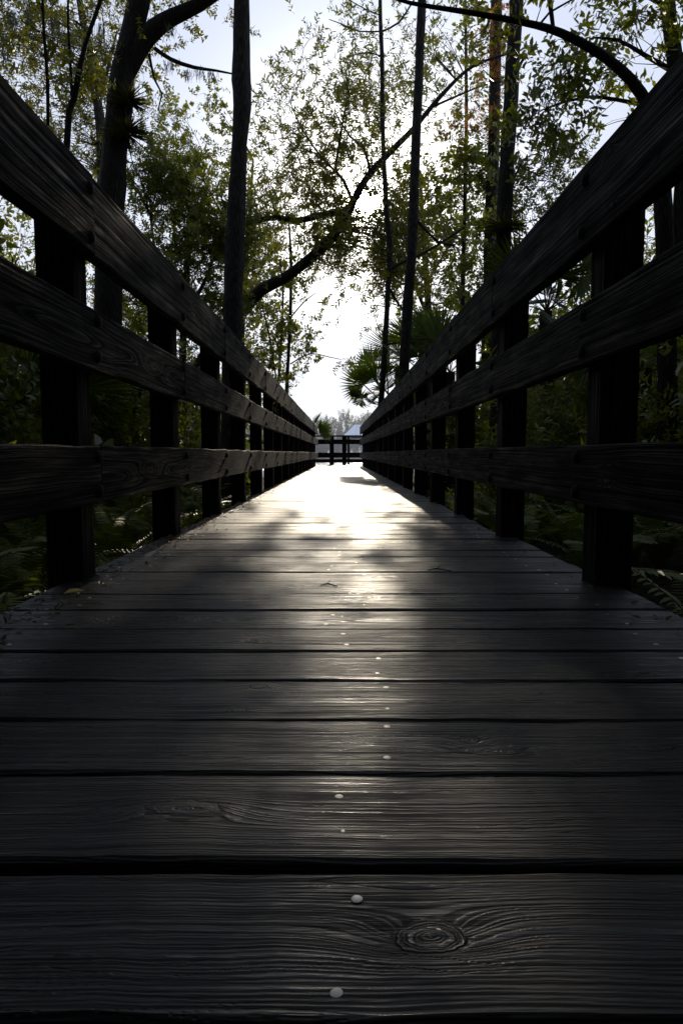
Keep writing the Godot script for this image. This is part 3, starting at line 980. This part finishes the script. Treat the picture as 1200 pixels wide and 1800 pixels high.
	tree("lakeside_tree", "airy tree with a rounded sunlit crown at the lake margin behind the fan palms", [
		limb([[760, 770, 14], [756, 600, 12], [748, 480, 10], [742, 380, 7], [738, 300, 4]], 17.0, true), limb([[752, 560, 7], [720, 480, 5], [690, 420, 3]], 17.0), limb([[748, 500, 6], [790, 430, 4], [820, 380, 3]], 17.0)],
		[blob(760, 450, 17, 70, 60, 1.2, 190), blob(700, 440, 17, 60, 60, 1.0, 130), blob(790, 520, 17, 60, 50, 1.0, 150), blob(820, 400, 17, 60, 60, 1.0, 170), blob(760, 570, 17, 50, 40, 0.9, 80), blob(860, 520, 17, 60, 60, 1.0, 150), blob(700, 560, 17, 40, 30, 0.8, 50)], "maple", "mid", "bark_dark", 116)
	tree("lakeside_tree", "airy tree with thin crossing boughs at the lake margin behind the saplings", [
		limb([[420, 770, 13], [424, 600, 11], [432, 480, 9], [440, 360, 6], [445, 280, 3]], 17.5, true), limb([[428, 540, 5], [460, 470, 4], [490, 430, 2.5]], 17.5), limb([[432, 480, 5], [390, 380, 4], [360, 320, 2.5]], 17.5)],
		[blob(440, 420, 17.5, 70, 60, 1.2, 220), blob(460, 500, 17.5, 60, 60, 1.1, 180), blob(430, 590, 17.5, 50, 60, 1.0, 150), blob(370, 300, 17.5, 70, 60, 1.2, 170), blob(300, 260, 17.5, 60, 60, 1.1, 130), blob(370, 200, 17.5, 50, 50, 1.0, 70), blob(280, 180, 17.5, 40, 40, 0.9, 40)], "maple", "light", "bark_dark", 117)

func flank_forest() -> void:
	# dense dark understory trees beside the walk
	tree("understory_tree", "dense dark evergreen bush between the forked oak and the pole trunk", [
		limb([[318, 800, 14], [322, 600, 12], [330, 450, 10], [335, 350, 6]], 10.5, true), limb([[322, 590, 8], [280, 480, 6], [265, 380, 4]], 10.5), limb([[324, 560, 8], [370, 470, 5], [380, 380, 3]], 10.5)],
		[blob(330, 370, 10.5, 70, 70, 1.0, 461), blob(270, 340, 10.5, 50, 60, 0.9, 237), blob(380, 430, 10.5, 50, 70, 0.9, 364), blob(300, 470, 10.5, 80, 70, 1.0, 461), blob(370, 540, 10.5, 60, 50, 0.9, 280), blob(280, 300, 10.8, 40, 30, 0.7, 70), blob(440, 410, 10.8, 40, 40, 0.7, 154), blob(250, 560, 10.5, 80, 70, 1.0, 350)], "oak", "evergreen", "bark_dark", 120)
	var spots := [
		# x, z, height, breadth, label
		[-4.6, -7.5, 3.4, 1.6, "low dark bush beneath the forked oak"], [-6.2, -11.0, 5.0, 2.0, "broad dark tree behind the forked oak"], [-3.4, -5.0, 2.2, 1.2, "low leafy bush right outside the pole trunk's railing"],
		[-8.5, -9.0, 6.5, 2.4, "tall dense tree deep in the wood behind the forked oak"], [-4.6, -14.0, 4.2, 1.8, "rounded dark tree behind the leaning trunk's foot"], [-9.0, -16.0, 6.5, 2.6, "tall dense tree on the lake margin, saplings' side"],
		[3.6, -5.2, 1.9, 1.1, "low leafy bush at the foot of the arching tree"], [4.4, -8.4, 3.4, 1.5, "dark bush behind the thick shaggy trunk"], [3.4, -12.0, 3.4, 1.5, "dark rounded tree behind the vine-clad trunk"], [6.2, -11.0, 4.6, 2.0, "broad dark tree deep in the wood behind the arching tree"],
		[8.4, -9.0, 5.6, 2.3, "tall dense tree behind the broad-leaved tree"], [7.0, -16.0, 5.0, 2.2, "tall dense tree on the lake margin, fan palm side"], [-2.6, -7.2, 1.7, 1.0, "low bush between the forked oak and the nearer rails"], [-5.2, -9.6, 3.2, 1.8, "spreading dark bush behind the low one beneath the forked oak"], [-7.4, -13.5, 4.6, 2.2, "dark leafy tree filling the wood behind the slender pale trunk"], [-11.5, -13.0, 7.0, 2.8, "tall tree far back in the wood, forked oak side"], [-12.5, -18.0, 7.0, 3.0, "tall tree by the water far back, forked oak side"], [-3.0, -9.8, 1.8, 1.2, "low bush at the foot of the leaning trunk"], [-3.8, -17.0, 3.0, 1.8, "bush at the water's edge behind the saplings"],
		[2.7, -7.0, 1.6, 1.0, "low bush between the thick shaggy trunk and the rails"], [5.4, -7.0, 3.0, 1.6, "spreading dark bush behind the arching tree"], [5.0, -13.5, 4.2, 2.0, "dark leafy tree filling the wood behind the vine-clad trunk"], [9.0, -14.0, 6.0, 2.6, "tall tree far back in the wood, arching tree side"], [12.0, -17.0, 7.0, 3.0, "tall tree by the water far back, arching tree side"], [2.9, -10.0, 1.8, 1.2, "low bush between the fan palms"], [4.2, -17.5, 3.2, 1.8, "bush at the water's edge behind the fan palms"],
		[-6.0, -3.0, 4.5, 1.9, "dense tree beside the near boardwalk, forked oak side"], [6.4, -3.5, 4.0, 1.8, "dense tree beside the near boardwalk, arching tree side"]]
	for k in spots.size():
		var s: Array = spots[k]
		var x: float = s[0]
		var z: float = s[1]
		var hi: float = s[2]
		var br: float = s[3]
		var y := ground_at(x, z)
		var rng := RandomNumberGenerator.new()
		rng.seed = 800 + k
		var trunk := [[Vector3(x, y - 0.1, z), Vector3(x + rng.randf_range(-0.2, 0.2), y + hi * 0.4, z), Vector3(x + rng.randf_range(-0.4, 0.4), y + hi * 0.85, z)], [0.05 + 0.012 * hi, 0.04 + 0.008 * hi, 0.02]]
		var stem := [[Vector3(x, y + hi * 0.25, z), Vector3(x + br * 0.4, y + hi * 0.5, z + 0.2), Vector3(x + br * 0.6, y + hi * 0.75, z + 0.3)], [0.04, 0.03, 0.012]]
		var blobs := []
		var nb := 7
		for q in nb:
			var f := float(q) / nb
			blobs.append([Vector3(x + rng.randf_range(-0.6, 0.6) * br, y + hi * (0.14 + 0.80 * f), z + rng.randf_range(-0.5, 0.5) * br), Vector3(br * 0.75, hi * 0.17, br * 0.7), int(90 + 70 * br)])
		tree("understory_tree", s[4], [trunk, stem], blobs, ["oak", "bay", "maple"][k % 3], ["evergreen", "mid", "evergreen"][k % 3], "bark_dark", 830 + k, 1.15, "understory of the wood")

func added_shade_trees() -> void:
	# trees added mostly out of view to cut skylight on near planks and rails
	var proto: Node3D = null
	var k := 0
	for s in [[-3.2, 2.0, 0.0], [3.0, 3.2, 1.1], [-2.6, 6.0, 2.0], [3.4, 7.0, 3.0], [-5.6, 4.0, 4.0], [5.8, 1.2, 5.0], [-6.4, 0.2, 0.7], [0.6, 10.0, 2.6], [7.5, 5.0, 1.9], [-8.0, 8.0, 5.5], [4.2, -1.0, 4.4], [-4.4, -1.6, 2.9], [-1.4, 3.6, 1.4], [1.5, 5.4, 0.4], [-7.2, -4.2, 0.3], [7.4, -4.6, 2.2], [-9.6, -9.5, 1.0], [9.8, -10.0, 3.3], [-10.5, -2.0, 4.9], [10.5, -1.0, 5.2]]:
		if proto == null:
			var base := Vector3(s[0], GROUND_Y - 0.15, s[1])
			var blobs := []
			var rng := RandomNumberGenerator.new()
			rng.seed = 60
			for q in 24:
				var th := q * 2.4
				blobs.append([base + Vector3(cos(th) * rng.randf_range(0.3, 3.0), 0.8 + 7.0 * q / 24.0, sin(th) * rng.randf_range(0.3, 3.0)), Vector3(1.3, 0.6, 1.3), 100])
			proto = tree("added_shade_tree", "tall leafy tree added to shade the near boardwalk", [
				[[base, base + Vector3(0.1, 2.0, 0.1), base + Vector3(-0.1, 4.4, 0.2), base + Vector3(0.1, 7.0, 0)], [0.16, 0.13, 0.10, 0.04]],
				[[base + Vector3(0.1, 2.4, 0.1), base + Vector3(1.2, 3.6, 0.4), base + Vector3(2.0, 4.8, 0.6)], [0.07, 0.05, 0.02]],
				[[base + Vector3(0, 3.0, 0.1), base + Vector3(-1.2, 4.4, -0.5), base + Vector3(-1.9, 5.6, -0.8)], [0.07, 0.05, 0.02]]], blobs, "maple", "mid", "bark_dark", 150, 1.5, "trees added to shade the near boardwalk")
			proto.rotation.y = s[2]
		else:
			var c: Node3D = proto.duplicate()
			c.name = numbered("added_shade_tree")
			add_child(c)
			c.position = Vector3(s[0], GROUND_Y - 0.15, s[1])
			c.rotation.y = s[2]
		k += 1

func added_canopy_trees() -> void:
	# two unseen trees added outside the railings, high crowns blocking the sky overhead
	for k in 2:
		var side := -1.0 if k == 0 else 1.0
		var x := side * 2.7
		var z := -3.0 - 0.9 * k
		var y := ground_at(x, z) - 0.1
		var base := Vector3(x, y, z)
		var rng := RandomNumberGenerator.new()
		rng.seed = 640 + k
		var blobs := []
		for q in 22:
			var p := Vector3(x - side * rng.randf_range(-1.2, 4.2), 0, rng.randf_range(-7.4, 0.6))
			p.y = maxf(4.6, 1.6 + 0.75 * -p.z) + rng.randf_range(0.3, 2.0)
			blobs.append([p, Vector3(1.0, 0.45, 1.0), 90])
		tree("added_canopy_tree", "tall unseen trunk added outside the %s whose high crown roofs the walk" % ("pole trunk's railing" if k == 0 else "fan palm side railing"), [
			[[base, base + Vector3(0.05, 2.5, 0.1), base + Vector3(-side * 0.2, 5.0, 0.0), base + Vector3(-side * 0.8, 7.6, -0.4)], [0.17, 0.14, 0.11, 0.05]],
			[[base + Vector3(-side * 0.2, 4.6, 0), base + Vector3(-side * 1.6, 5.9, -0.6), base + Vector3(-side * 3.0, 6.6, -1.4)], [0.08, 0.06, 0.03]],
			[[base + Vector3(-side * 0.2, 5.0, 0), base + Vector3(-side * 0.9, 6.4, -1.8), base + Vector3(-side * 1.6, 7.4, -3.4)], [0.08, 0.06, 0.03]]], blobs, "maple", "mid", "bark_dark", 650 + k, 1.3, "trees added to block skylight over the near boardwalk")

func fan(segments: int, reach: float, open: float, droop: float, sd: int) -> ArrayMesh:     # a fan palm leaf on its stalk; the stalk starts at the origin and leads along +y
	var rng := RandomNumberGenerator.new()
	rng.seed = sd
	var b := MB.new()
	var stalk := reach * 0.9
	tube(b, [Vector3.ZERO, Vector3(0, stalk * 0.5, 0.02), Vector3(0, stalk, 0.06)], [0.012, 0.009, 0.006], 5, 0.0, Color(0.09, 0.11, 0.03))
	var hub := Vector3(0, stalk, 0.06)
	for k in segments:
		var th := lerpf(-open, open, float(k) / (segments - 1)) + rng.randf_range(-0.03, 0.03)
		var dir := Vector3(sin(th), cos(th), 0.10 + 0.15 * cos(th * 2.0)).normalized()
		var side := Vector3(cos(th), -sin(th), 0)
		var len := reach * (0.72 + 0.28 * cos(th * 0.6)) * rng.randf_range(0.9, 1.05)
		var wd := reach * open / segments * 0.60
		var tone := rng.randf_range(0.75, 1.25)
		var col := Color(0.060 * tone, 0.095 * tone, 0.022 * tone)
		var nn := dir.cross(side).normalized()
		var mid := hub + dir * len * 0.55
		var tip := hub + dir * len - Vector3(0, droop * len * rng.randf_range(0.3, 1.0), -droop * 0.3 * len)
		for s in [-1.0, 1.0]:
			var fn: Vector3 = (nn - side * s * 0.6).normalized()
			var a := b.vert(hub, fn, Vector2.ZERO, col)
			var e := b.vert(mid + side * s * wd + nn * wd * 0.5, fn, Vector2.ZERO, col)
			var m := b.vert(mid, fn, Vector2.ZERO, col)
			var t := b.vert(tip, fn, Vector2.ZERO, col)
			if s > 0.0:
				b.tri(a, e, m); b.tri(m, e, t)
			else:
				b.tri(a, m, e); b.tri(m, t, e)
	return b.mesh()

func frond(pairs: int, reach: float, sd: int) -> ArrayMesh:      # a sword fern frond arching up along +y and over towards +z
	var rng := RandomNumberGenerator.new()
	rng.seed = sd
	var b := MB.new()
	var pts := []
	var rad := []
	for k in 7:
		var f := k / 6.0
		pts.append(Vector3(0.03 * sin(f * 3.0 + sd), reach * (f - 0.38 * f * f), reach * 0.62 * f * f))
		rad.append(lerpf(0.004, 0.001, f))
	tube(b, pts, rad, 4, 0.0, Color(0.06, 0.07, 0.02))
	for k in pairs:
		var f := 0.10 + 0.89 * k / pairs
		var q := f * 6.0
		var a := mini(int(q), 5)
		var at: Vector3 = (pts[a] as Vector3).lerp(pts[a + 1], q - a)
		var t: Vector3 = (pts[a + 1] - pts[a]).normalized()
		var len := reach * 0.16 * sin(PI * clampf(0.12 + f * 0.86, 0.0, 1.0))
		for s in [-1.0, 1.0]:
			var tone := rng.randf_range(0.75, 1.2)
			leaf(b, at, Vector3(s, 0, 0) + t * 0.35 + Vector3(0, rng.randf_range(-0.15, 0.1), 0), Vector3(0, 0.7, 0.7).cross(t).cross(t) * -1.0 + Vector3(0, 0.2, 0.2), len, reach * 0.022, 0.15, Color(0.14 * tone, 0.17 * tone, 0.030 * tone), 0.15)
	return b.mesh()

func palms_and_ferns() -> void:
	var fans := [fan(30, 0.66, 1.7, 0.06, 1), fan(28, 0.58, 1.9, 0.30, 2), fan(32, 0.74, 1.35, 0.03, 3)]
	# crown = [x, y of its heart in the photograph, distance, size, fronds, label, how upright]
	var list := [
		[745, 650, 11.5, 1.05, 11, "tall upright fan palm behind the straight dark pole trunk", 0.75],
		[676, 705, 12.5, 0.85, 7, "small fan palm with one drooping leaf at the lake gap", 0.35],
		[790, 650, 10.5, 0.9, 8, "bushy fan palm just behind the rail", 0.7],
		[700, 640, 13.5, 0.9, 9, "slightly lower fan palm between the thin trunk and the pole", 0.45],
		[541, 770, 15.5, 0.62, 7, "little palmetto peeping over the far railing, saplings' side", 0.9],
		[1130, 640, 7.0, 0.95, 10, "fan palm seen through the railing by the arching tree", 0.5],
		[960, 540, 8.5, 0.95, 10, "fan palm seen through the railing by the thick shaggy trunk", 0.6],
		[30, 700, 6.0, 0.9, 10, "dark palmetto seen through the railing under the forked oak", 0.6]]
	for k in list.size():
		var q: Array = list[k]
		var rng := RandomNumberGenerator.new()
		rng.seed = 400 + k
		var heart := P(q[0], q[1], q[2])
		var gy := ground_at(heart.x, heart.z)
		var t := thing("fan_palm", q[5], "palm", Vector3(heart.x, gy - 0.05, heart.z), "fan palms beside the walk")
		var b := MB.new()
		var hh := maxf(heart.y - gy, 0.15)
		tube(b, smooth([Vector3.ZERO, Vector3(0.03, hh * 0.5, 0), Vector3(0, hh, 0)], [0.11, 0.09, 0.08], 0.15)[0], smooth([Vector3.ZERO, Vector3(0.03, hh * 0.5, 0), Vector3(0, hh, 0)], [0.11, 0.09, 0.08], 0.15)[1], 9, 0.3, Color.WHITE, k)
		part("trunk", b.mesh(), M.bark_dark, t)
		for f in int(q[4]):
			var th := f * 2.4 + rng.randf_range(-0.2, 0.2)
			if k == 1 and f == 0: th = PI
			var rise: float = clampf(q[6] + rng.randf_range(-0.45, 0.35), 0.1, 0.97)
			var lean := acos(rise)
			var o := part("frond", fans[rng.randi() % 3] if k != 1 or f else fans[1], M.frond, t)
			o.position = Vector3(0, hh, 0)
			var out := Vector3(cos(th), 0, sin(th))
			o.basis = (Basis(Vector3.UP.cross(out).normalized(), lean) * Basis(Vector3.UP, rng.randf() * TAU)).scaled(Vector3.ONE * q[3] * rng.randf_range(0.75, 1.1))
	# sword ferns under the rails
	var fr := [frond(32, 0.75, 1), frond(36, 0.9, 2), frond(30, 0.6, 3)]
	var rng := RandomNumberGenerator.new()
	rng.seed = 90
	for k in 46:
		var side := -1.0 if k % 2 == 0 else 1.0
		var z := -0.9 - 0.36 * (k / 2) + rng.randf_range(-0.2, 0.2)
		var x := side * (0.98 + rng.randf_range(0.0, 1.0) + 0.05 * absf(z))
		var t := thing("fern", "sword fern with arching fronds growing beside the %s" % ("pole trunk's railing" if side < 0 else "fan palm side railing"), "fern", Vector3(x, ground_at(x, z) - 0.02, z), "ferns along the pole trunk's railing" if side < 0 else "ferns along the fan palm side railing")
		for f in 9:
			var o := part("frond", fr[rng.randi() % 3], M.frond, t)
			o.basis = Basis(Vector3.UP, f * 2.4 + rng.randf_range(-0.3, 0.3)).scaled(Vector3.ONE * rng.randf_range(0.75, 1.15)) * Basis(Vector3.RIGHT, rng.randf_range(-0.2, 0.35))

func air_plant(label: String, at: Vector3, size: float, sd: int) -> void:
	var rng := RandomNumberGenerator.new()
	rng.seed = sd
	var t := thing("air_plant", label, "air plant", at, "air plants on the trunks")
	var b := MB.new()
	for k in 150:
		var d := _in_ball(rng)
		d.y = absf(d.y) * 0.8 - 0.15
		d = d.normalized()
		leaf(b, Vector3.ZERO + d * 0.02, d, Vector3.UP, size * rng.randf_range(0.5, 1.1), 0.020, 0.4, Color(0.055, 0.055, 0.03) * rng.randf_range(0.7, 1.3), 0.15)
	part("leaves", b.mesh(), M.frond, t)

func small_things() -> void:
	air_plant("spiky air plant high on the forked oak's trunk", P(226, 178, 8.82), 0.30, 1)
	air_plant("bushy air plant lower on the forked oak's trunk", P(222, 235, 8.82), 0.36, 2)
	air_plant("shaggy air plant on the thick straight dark trunk", P(886, 400, 8.85), 0.32, 3)
	var mrng := RandomNumberGenerator.new()
	mrng.seed = 55
	for q in [[20, 20, 9], [52, 8, 9], [96, 30, 9], [150, 12, 9], [178, 40, 9], [300, 45, 8.9], [330, 122, 8.8], [352, 120, 8.8], [296, 108, 8.8], [10, 70, 9], [122, 70, 9], [372, 126, 8.8]]:
		var mb := MB.new()
		var long := 0.16 if q[0] > 290 else 0.42
		for st in 26:
			var p := Vector3(mrng.randfn(0, 0.035), 0, mrng.randfn(0, 0.035))
			var pts := [p]
			for g in 4:
				p += Vector3(mrng.randf_range(-0.014, 0.014), -long * mrng.randf_range(0.1, 0.3), mrng.randf_range(-0.014, 0.014))
				pts.append(p)
			tube(mb, pts, [0.002, 0.003, 0.0026, 0.0022, 0.001], 3)
		var mo := part("moss_tuft", mb.mesh(), M.moss)
		mo.position = P(q[0], q[1], q[2])
		tag(mo, "grey moss tuft of fine strands hanging %s" % ("from the forked oak's bare twig" if long < 0.2 else "in the forked oak's leaves"), "moss", "moss tufts hanging on the forked oak")
	# a curled pale leaf and two broken twigs on the planks
	var b := MB.new()
	leaf(b, Vector3.ZERO, Vector3(1, 0.15, -0.3), Vector3.UP, 0.045, 0.022, 0.7, Color(0.62, 0.58, 0.50))
	var lf := part("fallen_leaf", b.mesh(), M.leaf)
	lf.position = on_deck(112, 1047) + Vector3(0, 0.004, 0)
	tag(lf, "curled pale fallen leaf on the plank edge", "leaf")
	for q in [[578, 1031, 0.04, "short dark forked twig lying on a plank"], [772, 1004, 0.06, "thin curved twig lying across a plank joint"]]:
		var tb := MB.new()
		var l: float = q[2]
		tube(tb, [Vector3(-l * 0.5, 0.003, 0), Vector3(-l * 0.1, 0.006, -0.008), Vector3(l * 0.25, 0.004, 0.002), Vector3(l * 0.5, 0.003, 0.012)], [0.0012, 0.0016, 0.0014, 0.001], 5)
		tube(tb, [Vector3(-l * 0.1, 0.006, -0.008), Vector3(l * 0.1, 0.012, -0.022)], [0.0012, 0.0008], 4)
		var tw := part("twig", tb.mesh(), M.bark_dark)
		tw.position = on_deck(q[0], q[1])
		tag(tw, q[3], "twig")
	# crumbs of leaf litter along the plank ends
	var rng := RandomNumberGenerator.new()
	rng.seed = 7
	var litter := MB.new()
	for k in 2000:
		var z := -0.9 - 16.0 * pow(rng.randf(), 1.6)
		var left := rng.randf() < 0.85
		var x := (-0.66 + absf(rng.randfn(0.0, 0.06))) if left else (0.625 - absf(rng.randfn(0.0, 0.03)))
		var s := rng.randf_range(0.006, 0.022)
		leaf(litter, Vector3(x, 0.003, z), Vector3(rng.randf_range(-1, 1), rng.randf_range(0.0, 0.3), rng.randf_range(-1, 1)), Vector3.UP, s, s * 0.5, rng.randf_range(0.1, 0.6), Color(0.16, 0.10, 0.05) * rng.randf_range(0.5, 1.4))
	tag(part("leaf_litter", litter.mesh(), M.leaf), "brown leaf crumbs scattered along the plank ends", "litter", "", "stuff")
